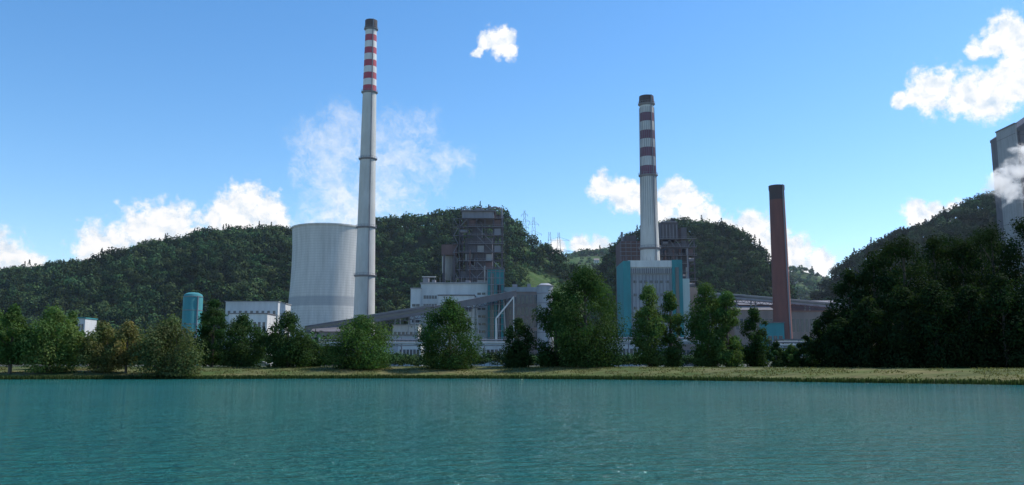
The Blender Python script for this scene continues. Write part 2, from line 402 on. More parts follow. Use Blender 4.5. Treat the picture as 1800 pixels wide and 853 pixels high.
mb.lathe(ctx,CTY,[(rb*1.06,G-0.5),(rb*1.06,G+0.8),(rb*1.0,G+0.8)],'conc2',64)
mb.build('columns',ct)

# ---------------------------------------------------------------- chimneys
def chimney(name,u,Y,rows,rings,capm,ladder=True,capd=None):
    """rows: list (v, widthpx, mat) from bottom up (mat for segment above row)"""
    x0,_=P(u,600,Y); e=grp(name,x0,Y); mb=MB(); pr=[];mt=[]
    for v,wd,mat in rows:
        z=P(u,v,Y)[1] if v<650 else G-1
        pr.append((wd/2/F*Y*(1.0),z)); mt.append(mat)
    zt=pr[-1][1]; r=pr[-1][0]
    pr+=[(r*0.8,zt),(r*0.8,zt-6),(0.01,zt-6)]; mt[-1]=capm; mt+=['dark','dark','dark']
    mb.lathe(x0,Y,pr,mt,40); mb.build('shaft',e)
    mb=MB()
    R_=np.array([p[0] for p in pr[:len(rows)]]); Z_=np.array([p[1] for p in pr[:len(rows)]])
    for v in rings:
        z=P(u,v,Y)[1]; rr=float(np.interp(z,Z_,R_))
        mb.lathe(x0,Y,[(rr-0.1,z-1.2),(rr+1.0,z-0.1),(rr+1.0,z+0.15),(rr-0.1,z+0.15)],'steelg',40)
        mb.lathe(x0,Y,[(rr+.95,z+1.15),(rr+1.0,z+1.15),(rr+1.0,z+1.3),(rr+.9,z+1.3)],'steelg',40)
        for k in range(20):
            a=2*math.pi*k/20; cx=x0+(rr+.92)*math.cos(a); cy=Y+(rr+.92)*math.sin(a)
            mb.beam((cx,cy,z),(cx,cy,z+1.2),0.12,0.12,'steelg')
    if rings: mb.build('platforms',e)
    if ladder:
        mb=MB(); a=R(-62)
        for k in range(len(Z_)-1):
            p=[(x0+(R_[j]+0.35)*math.cos(a),Y+(R_[j]+0.35)*math.sin(a),Z_[j]) for j in (k,k+1)]
            mb.beam(p[0],p[1],0.55,0.4,'steelg')
        mb.build('ladder_cage',e)
    return e,x0
rows=[(700,42,'conc'),(560,37,'conc'),(485,34.5,'conc'),(400,31.5,'conc'),(280,28,'conc'),(163,24.5,'red')]
v0=163; nb=10; st_=(163-52)/nb
for i in range(1,nb): rows.append((163-st_*i,24.5-4*i/nb,'white' if i%2 else 'red'))
rows+=[(52,20.5,'soot'),(50,22.5,'soot'),(37,22.5,'soot')]
chimney('striped_chimney',639,550,rows,[163,280,400,485,52],'soot')
rows=[(700,41,'conc'),(455,34.5,'conc'),(400,31.5,'conc'),(309,28.5,'redb'),(293,28,'white'),(277,27.5,'redb'),(261,27,'white'),(246,26.5,'redb'),(231,26,'white'),(215,25.3,'redb'),(200,25,'white'),(184,24.5,'soot'),(181,27.5,'soot'),(170,26,'soot')]
e2,x2=chimney('striped_chimney',1146,475,rows,[309,437,184],'soot')
mb=MB()
for a in range(24):
    A=2*math.pi*a/24
    mb.beam((x2+5.0*math.cos(A),475+5.0*math.sin(A),P(1146,437,475)[1]),(x2+4.25*math.cos(A),475+4.25*math.sin(A),P(1146,190,475)[1]),0.18,0.18,'steelg')
mb.build('lift_rods',e2)
rows=[(700,36,'brick'),(597,32,'brick'),(500,29.5,'brick'),(400,27.5,'brick'),(352,26.5,'soot'),(336,26.2,'soot'),(334,27.8,'soot'),(327,27.8,'soot')]
chimney('brick_chimney',1377,400,rows,[],'soot',ladder=True)

# ---------------------------------------------------------------- buildings helpers
def bx(mb,u0,u1,v0,v1,Y,dep,mat,dy=0):
    """box whose front at depth Y spans image columns u0..u1 and image rows v0(top)..v1(bottom; None=ground)"""
    vm=v0 if v1 is None else (v0+v1)/2
    xa=P(u0,vm,Y)[0]; xb=P(u1,vm,Y)[0]; zt=P((u0+u1)/2,v0,Y)[1]; zb=G-0.5 if v1 is None else P((u0+u1)/2,v1,Y)[1]
    mb.box(xa,xb,Y+dy,Y+dy+dep,zb,zt,mat); return xa,xb,zb,zt
def windows(mb,xa,xb,za,zb,Y,nx_,nz_,fw=0.6,fh=0.5,mat='glass',fr='steelg'):
    dx=(xb-xa)/nx_; dz=(zb-za)/nz_
    for i in range(nx_):
        for j in range(nz_):
            cx=xa+dx*(i+.5); cz=za+dz*(j+.5); w_=dx*fw/2; h_=dz*fh/2
            mb.box(cx-w_-.12,cx+w_+.12,Y-0.06,Y+0.1,cz-h_-.12,cz+h_+.12,fr)
            mb.box(cx-w_,cx+w_,Y-0.09,Y+0.05,cz-h_,cz+h_,mat)
            mb.box(cx-.06,cx+.06,Y-0.12,Y,cz-h_,cz+h_,fr)
def frame_tower(e,name,x0,x1,y0,y1,z0,z1,nx_,ny_,nz_,mat='steel',core='boiler',coreinset=3,th=0.7,seed=1,opentop=0):
    rd=random.Random(seed)
    mb=MB(); fx=[x0+(x1-x0)*i/nx_ for i in range(nx_+1)]; fy=[y0+(y1-y0)*i/ny_ for i in range(ny_+1)]
    fz=[z0+(z1-z0)*i/nz_ for i in range(nz_+1)]
    for x in fx:
        for y in fy:
            if x in (x0,x1) or y in (y0,y1): mb.box(x-th/2,x+th/2,y-th/2,y+th/2,z0,z1,mat)
    for z in fz[1:]:
        for y in (y0,y1): mb.box(x0-1,x1+1,y-th*.45,y+th*.45,z-th*.6,z+th*.3,mat)
        for x in (x0,x1): mb.box(x-th*.45,x+th*.45,y0,y1,z-th*.6,z+th*.3,mat)
        g0=x0-1.2+rd.choice([0,0,(x1-x0)*.25]); g1=x1+1.2-rd.choice([0,0,(x1-x0)*.3])
        mb.box(g0,g1,y0-1.3,y0-0.5,z-0.12,z+0.08,'steelg')     # gallery
        mb.box(g0,g1,y0-1.3,y0-1.22,z+1.0,z+1.1,'steelg')       # handrail
        for i in range(nx_*3+1):
            x=g0+(g1-g0)*i/(nx_*3); mb.box(x-.04,x+.04,y0-1.3,y0-1.22,z,z+1.0,'steelg')
    for j in range(nz_):
        for i in range(nx_):
            r=rd.random()
            if r<0.24:
                mb.beam((fx[i],y0,fz[j]),(fx[i+1],y0,fz[j+1]),th*.5,th*.5,'steelg' if r<.1 else mat)
            elif r<0.44:
                mb.beam((fx[i+1],y0,fz[j]),(fx[i],y0,fz[j+1]),th*.5,th*.5,'steelg' if r<.32 else mat)
            elif r<0.70:
                mb.box(fx[i]+th,fx[i+1]-th,y0+0.6,y0+1.0,fz[j]+.3,fz[j+1]-1.0,rd.choice(['boiler','steelg','rust','rust','conc2']))
            elif r<0.84:
                z=(fz[j]+fz[j+1])/2; mb.cyl((fx[i],y0+1.5,z),(fx[i+1],y0+1.5,z),1.1,1.1,'steelg',12)
    for i in range(4):   # riser pipes
        x=x0+(x1-x0)*rd.random(); mb.cyl((x,y0-.2,z0),(x,y0-.2,z0+(z1-z0)*rd.uniform(.6,1)),.45,.45,rd.choice(['conc2','steelg','rust']),8)
    for j in range(nz_):
        a,b_=(x0-3.4,x0-.8) if j%2 else (x0-.8,x0-3.4)
        mb.beam((a,y0+1,fz[j]),(b_,y0+1,fz[j+1]),.9,.25,'steelg')
        mb.box(x0-3.8,x0-.6,y0+.4,y0+2,fz[j+1]-.1,fz[j+1]+.05,'steelg')
    mb.box(x0-3.9,x0-3.6,y0+.4,y0+.7,z0,z1,mat)
    mb.build(name,e)
    mb=MB(); c=coreinset; zc=z1-2-opentop; rx=(x1-x0)*opentop*.012
    mb.box(x0+c,x1-c-rx,y0+c,y1-c,z0,zc,core)
    if opentop: mb.box(x0+c+4,x1-c-9,y0+c+4,y1-c-4,zc,z1-1,core)
    for i in range(7):
        z=z0+(zc-z0)*rd.uniform(.45,.92); x=x0+c+2+(x1-x0-2*c-4)*rd.random()
        mb.box(x-2,x+2,y0+c-1.5,y0+c,z,z+4,rd.choice(['steelg','rust','conc2']))
    mb.build(name+'_core',e)

# ---------------- unit with steel boiler house (centre)
x,_=P(840,600,480); bh=grp('boiler_house',x,500)
xa,za=P(808,384,490); xb,_=P(882,384,490)
frame_tower(bh,'steel_frame',xa,xb,490,525,G,za,5,3,17,seed=3,th=.6,opentop=9)
mb=MB()
bx(mb,812,868,371,384,492,26,'steelg'); bx(mb,809,871,369,371.5,491,28,'roof'); bx(mb,836,850,366,369,500,8,'steelg')
bx(mb,868,884,378,384,500,20,'rust')
for u in (868,876,884):
    x_,_=P(u,400,500); mb.box(x_-.3,x_+.3,500,500.6,P(u,430,500)[1],P(u,378,500)[1],'steel')
bx(mb,776,803,430,448,492,16,'rust'); 
xx,z0_=P(789,480,497); _,z1_=P(789,448,497); mb.lathe(xx,500,[(0.01,z0_-4),(2,z0_-4),(4.2,z0_),(4.4,z1_),(4.4,z1_+1),(0.01,z1_+1.5)],'conc2',24)
for a in (-3.5,3.5): mb.beam((xx+a,497,G),(xx+a,497,z0_),0.6,0.6,'steel')
bx(mb,779,782,448,500,490,1,'steel'); bx(mb,797,800,448,500,490,1,'steel')
for u,v in ((818,363),(828,365),(846,362),(858,364)):
    xx,z=P(u,v,500); mb.cyl((xx,500,z-5),(xx,500,z),0.35,0.35,'steelg',8)
xx,z=P(868,364,500); xq,zq=P(882,368,500)
mb.cyl((xx-3,500,z-1),(xx+1,500,z),0.5,0.5,'steelg',8); mb.cyl((xx+1,500,z),(xq,500,zq),0.5,0.5,'steelg',8); mb.cyl((xq,500,zq),(xq,500,zq-10),0.5,0.5,'steelg',8); mb.cyl((xx-3,500,z-1),(xx-3,500,z+1.5),0.4,0.4,'steel',8)
mb.build('penthouse_and_ducts',bh)

pb=grp('power_station_hall',P(790,600,455)[0],455)
mb=MB(); wd=MB()
A=bx(mb,740,858,499,None,450,40,'panel'); bx(mb,738,860,496.5,499,449.5,41,'conc2')
B=bx(mb,722,740,508,None,449,38,'panel'); bx(mb,721,740.5,506,508,448.7,39,'conc2')
bx(mb,770,834,520,None,440,9.5,'panel'); bx(mb,769,835,518,520,439.7,10,'roof')
C=bx(mb,889,948,513,None,452,38,'brown'); bx(mb,887,950,505,513,451.6,39,'panelg'); 
bx(mb,858,889,507,None,458,30,'panelg')
windows(wd,P(744,540,450)[0],P(768,540,450)[0],P(0,560,450)[1],P(0,515,450)[1],450,5,3,0.7,0.35)
windows(wd,P(724,540,449)[0],P(738,540,449)[0],P(0,600,449)[1],P(0,530,449)[1],449,2,5,0.8,0.3)
windows(wd,P(774,540,440)[0],P(830,540,440)[0],P(0,590,440)[1],P(0,535,440)[1],440,9,3,0.75,0.4)
windows(wd,P(838,540,450)[0],P(854,540,450)[0],P(0,590,450)[1],P(0,510,450)[1],450,2,6,0.7,0.25)
windows(wd,P(893,540,452)[0],P(945,540,452)[0],P(0,600,452)[1],P(0,516,452)[1],452,7,4,0.62,0.7)
for u,v,w_ in ((748,489,10),(762,492,6),(822,493,8),(905,500,9),(930,499,6)):
    bx(mb,u-w_/2,u+w_/2,v,508,462,6,'steelg')
for i in range(12):
    u=745+i*9.4; bx(mb,u,u+0.6,488,498,451,0.3,'steelg')
bx(mb,742,766,486,487,455,2,'white')
mb.build('walls',pb); wd.build('windows',pb)
mb=MB(); mb2=MB()
e=grp('stair_tower',P(871,600,446)[0],446)
xa,xb,zb,zt=bx(mb,857,886,474,None,446,9,'cyan')
for j in range(14):
    z=G+4+(zt-G-5)*j/13; mb2.box(xa-0.3,xb+0.3,445.6,446.05,z-0.15,z+0.15,'steelg')
for i in range(5):
    x=xa+(xb-xa)*i/4; mb2.box(x-0.15,x+0.15,445.5,446.1,G,zt,'steelg')
mb2.box(xa+1.5,xa+3.5,445.9,446.2,G+2,zt-2,'glass'); mb2.box(xb-3.5,xb-1.5,445.9,446.2,G+2,zt-8,'dark')
mb2.box(xa-0.4,xb+0.4,445.5,455.3,zt,zt+0.5,'roof')
mb.build('cladding',e); mb2.build('framing',e)
e=grp('storage_tank',P(958,600,440)[0],440)
xx,zt=P(958,500,440); mb=MB(); mb.lathe(xx,440,[(4.2,G),(4.2,zt-1),(2.2,zt+0.4),(0.01,zt+0.6)],'panelg',28); mb.lathe(xx,440,[(4.25,zt-1.2),(4.5,zt-1.1),(4.5,zt-0.8),(4.2,zt-0.8)],'steelg',28)
for k in range(5): mb.lathe(xx,440,[(4.2,zt-5-k*5),(4.4,zt-4.9-k*5),(4.4,zt-4.7-k*5),(4.2,zt-4.6-k*5)],'steelg',28)
mb.build('tank_shell',e)

# ---------------- conveyor galleries
def conveyor(name,pts,wd_,ht,mat,roofm,legs):
    e=grp(name,pts[0][0],pts[0][1]); mb=MB(); lg=MB()
    for p,q_ in zip(pts[:-1],pts[1:]):
        mb.beam(p,q_,wd_,ht,mat)
        up=Vector((0,0,ht/2+0.12)); mb.beam(Vector(p)+up,Vector(q_)+up,wd_+0.6,0.2,roofm)
        dn=Vector((0,-wd_/2-0.03,0.2)); mb.beam(Vector(p)+dn,Vector(q_)+dn,0.08,ht*0.28,'glass')
        n=int((Vector(q_)-Vector(p)).length/3)
        lo=Vector((0,-wd_/2+0.2,-ht/2-1.6)); mb.beam(Vector(p)+lo,Vector(q_)+lo,0.3,0.3,'steel')
        for i in range(n):
            a=Vector(p).lerp(Vector(q_),i/n)+Vector((0,-wd_/2+.2,-ht/2)); b_=Vector(p).lerp(Vector(q_),(i+.5)/n)+lo; c_=Vector(p).lerp(Vector(q_),(i+1)/n)+Vector((0,-wd_/2+.2,-ht/2))
            mb.beam(a,b_,.2,.2,'steel'); mb.beam(b_,c_,.2,.2,'steel')
        for k in range(legs):
            c_=Vector(p).lerp(Vector(q_),(k+.5)/legs)
            for sx_ in (-2.2,2.2):
                lg.beam((c_.x+sx_*1.3,c_.y,G-.3),(c_.x+sx_*.5,c_.y,c_.z-ht/2),0.55,0.55,'conc2')
            for j in range(1,4):
                z=G+(c_.z-G)*j/4; lg.beam((c_.x-2,c_.y,z),(c_.x+2,c_.y,z),.3,.3,'conc2')
    mb.build('gallery',e); lg.build('trestles',e)
def P3(u,v,Y): x,z=P(u,v,Y); return (x,Y,z)
conveyor('coal_conveyor',[P3(536,580,405),P3(760,545,420),P3(905,517,440)],4.2,3.2,'roof','steelg',3)
conveyor('coal_conveyor',[P3(640,560,432),P3(758,541,436)],3.2,2.4,'steelg','conc2',1)
conveyor('pipe_bridge',[P3(1225,518,440),P3(1300,523,440),P3(1490,540,440)],3.4,2.4,'steelg','white',4)
e=grp('lattice_mast',P(890,600,425)[0],425); mb=MB()
mb.beam(P3(872,560,425),P3(903,522,425),0.7,0.7,'white'); mb.beam(P3(872,560,425),(P3(872,560,425)[0],425,G),0.7,0.7,'white'); mb.beam((P3(903,522,425)[0],425,G),P3(903,522,425),0.5,0.5,'white'); mb.build('mast',e)

# ---------------- unit 4 building with chimney 2
e=grp('bunker_building',P(1148,600,430)[0],440); mb=MB(); wd=MB()
xa,xb,zb,zt=bx(mb,1108,1181,481,None,430,26,'panelg')
bx(mb,1108.3,1180.7,470,481,429.7,26,'panel'); bx(mb,1104,1183,458,470,429,27,'white')
bx(mb,1095,1108,459,None,428.6,27.2,'cyan'); bx(mb,1181,1199,457,None,428.6,27.2,'cyan')
bx(mb,1187,1193,470,None,428.2,1,'glass')
bx(mb,1199,1212,490,None,434,20,'panel'); bx(mb,1212,1226,505,None,440,18,'brown')
x0,x1=P(1112,520,430)[0],P(1178,520,430)[0]
for i in range(12):
    x=x0+(x1-x0)*i/11; wd.box(x-.15,x+.15,429.75,430,G,P(0,483,430)[1],'steelg')
windows(wd,x0,x1,P(0,600,430)[1],P(0,484,430)[1],429.95,7,5,0.55,0.18)
for i in range(20):
    x=P(1110,465,429)[0]+(P(1180,465,429)[0]-P(1110,465,429)[0])*i/19; wd.box(x-.25,x+.25,428.8,429,P(0,481,429)[1],P(0,472,429)[1],'steelg')
for i in range(16):
    x=P(1096,457,429)[0]+(P(1198,457,429)[0]-P(1096,457,429)[0])*i/15; wd.box(x-.05,x+.05,429.2,429.3,zt,zt+7.3+1.2,'steelg')
mb.build('walls',e); wd.build('windows_and_ribs',e)
e=grp('boiler_house',P(1190,600,490)[0],500)
xa,za=P(1163,398,490); xb,_=P(1219,398,490)
frame_tower(e,'steel_frame',xa,xb,490,520,G,P(1190,420,490)[1],5,2,15,core='boiler',seed=9,th=.6)
mb=MB(); bx(mb,1161,1192,391,422,492,24,'boiler'); bx(mb,1163,1190,389,391,491.5,25,'steelg'); bx(mb,1197,1207,400,420,495,12,'boiler'); bx(mb,1180,1186,384,392,500,3,'steel')
bx(mb,1090,1130,424,None,492,22,'rust'); bx(mb,1098,1118,414,424,494,14,'boiler'); bx(mb,1092,1095,408,424,492,2,'steelg')
bx(mb,1118,1163,440,None,496,20,'steelg')
mb.build('casing',e)
mb=MB()
for u in range(1165,1192,6): bx(mb,u,u+1.2,395,420,491.6,0.4,'steelg')
for v in range(428,456,7): bx(mb,1090,1130,v,v+1,491.6,0.4,'steelg')
for u in (1091,1100,1109,1119,1128): bx(mb,u,u+.9,424,460,491.3,0.4,'steelg')
mb.build('cladding_ribs',e)

# ---------------- low buildings
def shed(name,u0,u1,v0,Y,dep,wall,roofm,nw,nh=1,gable=0,fw=0.6,fh=0.4):
    e=grp(name,P((u0+u1)/2,600,Y)[0],Y); mb=MB(); wd=MB()
    xa,xb,zb,zt=bx(mb,u0,u1,v0,None,Y,dep,wall)
    if gable:
        h=zt+gable; b=len(mb.v); ym=Y+dep/2
        mb.v+=[(xa-.5,Y-.6,zt),(xb+.5,Y-.6,zt),(xb+.5,ym,h),(xa-.5,ym,h),(xa-.5,Y+dep+.6,zt),(xb+.5,Y+dep+.6,zt),(xa-.5,Y-.6,zt+.05),(xb+.5,Y-.6,zt+.05)]
        i=mb.m(roofm)
        for f in ((b,b+1,b+2,b+3),(b+3,b+2,b+5,b+4),(b,b+3,b+4),(b+1,b+5,b+2)): mb.f.append(f); mb.mi.append(i); mb.sm.append(False)
    else: mb.box(xa-.4,xb+.4,Y-.4,Y+dep+.4,zt,zt+.5,roofm)
    windows(wd,xa+.5,xb-.5,G+1,zt-.6,Y,nw,nh,fw,fh)
    mb.build('walls_and_roof',e); wd.build('windows',e); return e
shed('white_industrial_building',397,489,531,520,30,'panel','conc2',9,3,0,0.4,0.2)
shed('industrial_shed',403,470,552,500,18,'white','roof',8,2,0,0.5,0.4)
shed('industrial_shed',548,640,583,400,16,'brown','roof',12,2,3)
shed('industrial_shed',640,735,590,390,16,'panelg','roof',12,2,0)
shed('industrial_shed',690,735,572,420,16,'panel','conc2',6,2,0)
shed('office_building',132,150,560,430,12,'panel','cyan',3,3,0)
shed('workshop',1290,1360,545,430,20,'brown','roof',9,2,2.5)
shed('workshop',1380,1478,548,425,24,'brown','rooft',12,2,0,0.5,0.5)
shed('workshop',1300,1475,536,455,20,'rust','roof',18,2,3)
shed('turquoise_shed',1346,1378,568,385,10,'cyan','roof',3,1)
shed('workshop',1378,1440,598,370,12,'panel','roof',8,1)
shed('warehouse',845,900,602,330,14,'panel','conc2',7,1)
shed('warehouse',1072,1128,600,330,14,'panel','white',8,1)
shed('warehouse',1190,1235,603,330,12,'brown','conc2',6,1)
shed('warehouse',700,740,602,340,12,'panel','roof',6,1)
e=grp('turquoise_silo',P(340,600,420)[0],420); mb=MB(); xx,zt=P(340,515,420); r=16.5/F*420
mb.lathe(xx,420,[(r,G),(r,zt-2.0),(r*.9,zt-.8),(r*.55,zt),(0.01,zt+.3)],'cyan',36)
for k in range(6):
    z=G+(zt-2-G)*k/5.0; mb.lathe(xx,420,[(r,z-.15),(r+.2,z-.1),(r+.2,z+.1),(r,z+.15)],'steelg',36)
mb.beam((xx+r*.8,420-r*.75,G),(xx+r*.8,420-r*.75,zt-2),.6,.4,'steelg'); mb.build('silo_shell',e)
def rack(u0,u1,v,Y):
    e=grp('pipe_rack',P((u0+u1)/2,600,Y)[0],Y); mb=MB(); xa,z=P(u0,v,Y); xb=P(u1,v,Y)[0]
    for k,(dz,r,mt) in enumerate(((0,.45,'conc'),(1.1,.3,'steelg'),(-.9,.3,'conc2'))):
        mb.cyl((xa,Y-.3*k,z+dz),(xb,Y-.3*k,z+dz),r,r,mt,10)
    n=max(2,int((xb-xa)/9))
    for i in range(n+1):
        x=xa+(xb-xa)*i/n; mb.box(x-.2,x+.2,Y+.5,Y+.9,G-.3,z+2,'steelg'); mb.box(x-.2,x+.2,Y-1.5,Y+1,z-1.5,z-1.25,'steelg')
    mb.build('pipes',e)
rack(560,900,603,318); rack(1060,1240,600,318); rack(1360,1450,607,320)
e=grp('perimeter_fence',0,262); mb=MB()
for i in range(130):
    x=-170+i*2.4; mb.box(x-.06,x+.06,262,262.12,G-.3,G+2.0,'steel')
for z in (G+.15,G+.8,G+1.4,G+1.95): mb.box(-170,142,262.02,262.06,z-.02,z+.02,'steel')
mb.build('fence_wires_and_posts',e)
# parked car by the left clump of trees
def car(x,y):
    z=float(height(x,y)); e=grp('parked_car',x,y,z); mb=MB()
    prof=[(-2.1,.35),(-2.15,.8),(-1.95,1.0),(-1.5,1.4),(-.2,1.48),(.6,1.3),(1.1,.95),(1.95,.82),(2.1,.6),(2.1,.35)]
    b=len(mb.v)
    for yy,ins in ((-.8,0),(.8,0)):
        for px,pz in prof: mb.v.append((x+px,y+yy*(1 if pz<1.1 else .84),z+pz))
    n=len(prof); i=mb.m('carp')
    mb.f.append(tuple(b+k for k in range(n))); mb.f.append(tuple(b+n+k for k in range(n))[::-1])
    for k in range(n): j=(k+1)%n; mb.f.append((b+k,b+n+k,b+n+j,b+j))
    mb.mi+= [i]*(n+2); mb.sm+=[False]*(n+2); mb.build('body',e)
    mb=MB()
    for sy_ in (-1,1):
        yy=y+sy_*.735; mb.hexa([(x-1.5,yy-.03,z+1.0),(x+.85,yy-.03,z+1.0),(x+.85,yy+.03,z+1.0),(x-1.5,yy+.03,z+1.0),(x-1.3,yy-.06*sy_-.03,z+1.34),(x+.4,yy-.06*sy_-.03,z+1.3),(x+.4,yy-.06*sy_+.03,z+1.3),(x-1.3,yy-.06*sy_+.03,z+1.34)],'glass')
    mb.build('side_windows',e); mb=MB()
    for wx in (-1.35,1.3):
        for sy_ in (-1,1):
            mb.cyl((x+wx,y+sy_*.62,z+.33),(x+wx,y+sy_*.84,z+.33),.33,.33,'rubber',18); mb.cyl((x+wx,y+sy_*.80,z+.33),(x+wx,y+sy_*.86,z+.33),.19,.19,'steelg',12)
    mb.build('wheels',e)
car(P(463,640,233)[0],233)

# ---------------- tall concrete unit at right
e=grp('concrete_boiler_tower',P(1790,600,600)[0],600); mb=MB()
xa=P(1783,214,600)[0]; z1=P(1785,216,600)[1]; Dp=24
mb.box(xa,xa+1.2,600,600+Dp,G,z1-1,'conc2'); mb.box(xa+1.2,xa+40,601,600+Dp+10,G,z1-5,'boiler')
mb.hexa([(xa+1.2,600.5,z1-6),(xa+40,600.5,z1-6),(xa+40,635,z1-6),(xa+1.2,635,z1-6),(xa+1.3,600.5,z1-4),(xa+40,600.5,z1+22),(xa+40,635,z1+22),(xa+1.3,635,z1-4)],'steel')
mb.box(xa-.4,xa+1.5,599.6,600.4+Dp,z1-1,z1,'roof')
mb.build('concrete_core',e); mb=MB()
for j in range(22):
    z=G+60+j*6.2
    if z<z1-8: mb.box(xa+1.2,xa+40,600.5,601.05,z-.25,z+.25,'steel')
for j in range(6): mb.box(xa+3+j*6,xa+3.7+j*6,600.3,601.05,G,z1-6,'steel')
for j in range(4): mb.box(xa-.12,xa,600,600+Dp,G+70+j*32,G+70.3+j*32,'roof')
mb.build('bands',e)

# ---------------- pylons
def pylon(u,v0,v1,Y,arms,spread=None,th=0.3):
    x,zt=P(u,v0,Y); zb=P(u,v1,Y)[1]; zb=min(zb,float(height(x,Y))+1); h=zt-zb; e=grp('electricity_pylon',x,Y,zb); mb=MB(); bw=h*.075
    pts=[(bw*(1-.85*t_),zb+h*t_) for t_ in np.linspace(0,1,9)]
    for sx_ in (-1,1):
        for sy_ in (-1,1):
            mb.beam((x+sx_*pts[0][0],Y+sy_*pts[0][0],pts[0][1]),(x+sx_*pts[-1][0],Y+sy_*pts[-1][0],pts[-1][1]),th,th,'steelg')
    for i in range(8):
        a,za_=pts[i]; b_,zb2=pts[i+1]
        mb.beam((x-a,Y-a,za_),(x+b_,Y-b_,zb2),th*.7,th*.7,'steelg'); mb.beam((x+a,Y-a,za_),(x-b_,Y-b_,zb2),th*.7,th*.7,'steelg')
    for fr_,ln_ in arms:
        z=zb+h*fr_; L=h*ln_
        mb.beam((x-L,Y,z),(x+L,Y,z),th,th,'steelg'); mb.beam((x-L,Y,z),(x,Y,z+h*.05),th*.7,th*.7,'steelg'); mb.beam((x+L,Y,z),(x,Y,z+h*.05),th*.7,th*.7,'steelg')
        for sx_ in (-1,1): mb.beam((x+sx_*L,Y,z),(x+sx_*L,Y,z-2),.3,.3,'steelg')
    mb.build('lattice',e)
pylon(922,370,430,900,[(.62,.09),(.76,.11),(.9,.07)],th=.22)
pylon(938,382,440,950,[(.62,.09),(.76,.11),(.9,.07)],th=.22)
pylon(966,408,445,1250,[(.75,.26)]); pylon(982,409,445,1300,[(.7,.26),(.88,.16)])
pylon(1473,462,500,1400,[(.7,.2),(.88,.15)],th=.5)
for u,v,wd_ in ((965,437,7),(1048,436,7),(1072,437,6),(1395,478,7)):
    Y=1420; x,z=P(u,v,Y); zg=float(height(x,Y)); e=grp('hill_house',x,Y,zg); mb=MB()
    z0=zg-1; w2=wd_*.6; zt=zg+4.5
    mb.box(x-w2,x+w2,Y-5,Y+5,z0,zt,'conc')
    b=len(mb.v); mb.v+=[(x-w2-.6,Y-5.6,zt),(x+w2+.6,Y-5.6,zt),(x+w2+.6,Y,zt+3),(x-w2-.6,Y,zt+3),(x-w2-.6,Y+5.6,zt),(x+w2+.6,Y+5.6,zt)]
    i=mb.m('brown')
    for f in ((b,b+1,b+2,b+3),(b+3,b+2,b+5,b+4),(b,b+3,b+4),(b+1,b+5,b+2)): mb.f.append(f); mb.mi.append(i); mb.sm.append(False)
    for k in (-.5,.2): mb.box(x+w2*k,x+w2*k+1.4,Y-5.1,Y-4.9,zt-3,zt-1.4,'glass')
    mb.build('walls_and_roof',e)

# ---------------------------------------------------------------- forest on the hills
def forest_trees(x,y,z,h,r,colr,conif,k,leaf):
    n=len(x); k_=k
    d=rng.normal(size=(n,k_,3)); d[...,2]=np.abs(d[...,2])*0.9-0.25; d/=np.linalg.norm(d,axis=2,keepdims=True)
    lob=1+0.22*np.sin(d[...,0]*5+x[:,None])*np.cos(d[...,1]*5+y[:,None])
    rad=rng.uniform(0.78,1.08,(n,k_))*lob
    C=np.empty((n,k_,3))
    t=rng.random((n,k_))**1.4; ang=rng.random((n,k_))*2*np.pi
    C[...,0]=np.where(conif[:,None],np.cos(ang)*(1-t)*0.62*rng.uniform(.8,1.1,(n,k_)),d[...,0]*rad)*r[:,None]+x[:,None]
    C[...,1]=np.where(conif[:,None],np.sin(ang)*(1-t)*0.62*rng.uniform(.8,1.1,(n,k_)),d[...,1]*rad)*r[:,None]+y[:,None]
    C[...,2]=np.where(conif[:,None],0.08+0.98*t,0.58+d[...,2]*rad*0.42)*h[:,None]+z[:,None]
    Nn=np.where(conif[:,None,None],np.stack([np.cos(ang),np.sin(ang),np.full_like(ang,.5)],-1),d)+rng.normal(size=(n,k_,3))*0.40
    cl_=np.repeat(colr[:,None,:],k_,1)*rng.uniform(0.8,1.22,(n,k_,1))
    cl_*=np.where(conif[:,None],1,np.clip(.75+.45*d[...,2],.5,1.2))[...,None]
    sz=(leaf*rng.uniform(.7,1.3,(n,k_)))*np.where(conif[:,None],.75,1)*(r[:,None]/4.5)**.4
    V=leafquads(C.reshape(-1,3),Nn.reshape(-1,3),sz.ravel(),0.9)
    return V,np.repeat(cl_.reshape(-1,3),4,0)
def scatter(name,x0,x1,y0,y1,sp,pred,k,leaf,cscale=1.0,hr=(9,15),pc=0.12):
    gx,gy=np.meshgrid(np.arange(x0,x1,sp),np.arange(y0,y1,sp)); x=gx.ravel()+rng.uniform(-.5,.5,gx.size)*sp; y=gy.ravel()+rng.uniform(-.5,.5,gx.size)*sp
    ok=pred(x,y); x=x[ok];y=y[ok]; z=height(x,y); n=len(x)
    h=rng.uniform(hr[0],hr[1],n); r=h*rng.uniform(.32,.52,n)
    con=(rng.random(n)<pc*2*fbm(x,y,60,44))
    base=np.array([0.032,0.062,0.024]); c=np.tile(base,(n,1))*rng.uniform(.5,1.6,(n,1))*(0.4+1.2*fbm(x,y,45,52))[:,None]; c[:,0]*=rng.uniform(.8,1.4,n)
    c[con]=np.array([0.012,0.026,0.018])*rng.uniform(.8,1.2,(con.sum(),1)); c*=cscale
    h[con]*=1.15
    V,cc_=forest_trees(x,y,z-0.5,h,r,c,con,k,leaf); print(name,n)
    return V,cc_
def emit(name,parts,mat='leaf2'):
    quadmesh(name,np.vstack([p[0] for p in parts]),np.vstack([p[1] for p in parts]),M[mat])
hz=lambda x,y,k:hillz(x,y,k)
def dom(x,y,k,mn=5):
    a=hz(x,y,k); return (a>mn)&(a>=np.max([hz(x,y,j) for j in hills if j!=k],axis=0)-1e-6)
vis=lambda x,y,lo,hi:(x/y>(lo-900)/F)&(x/y<(hi-900)/F)
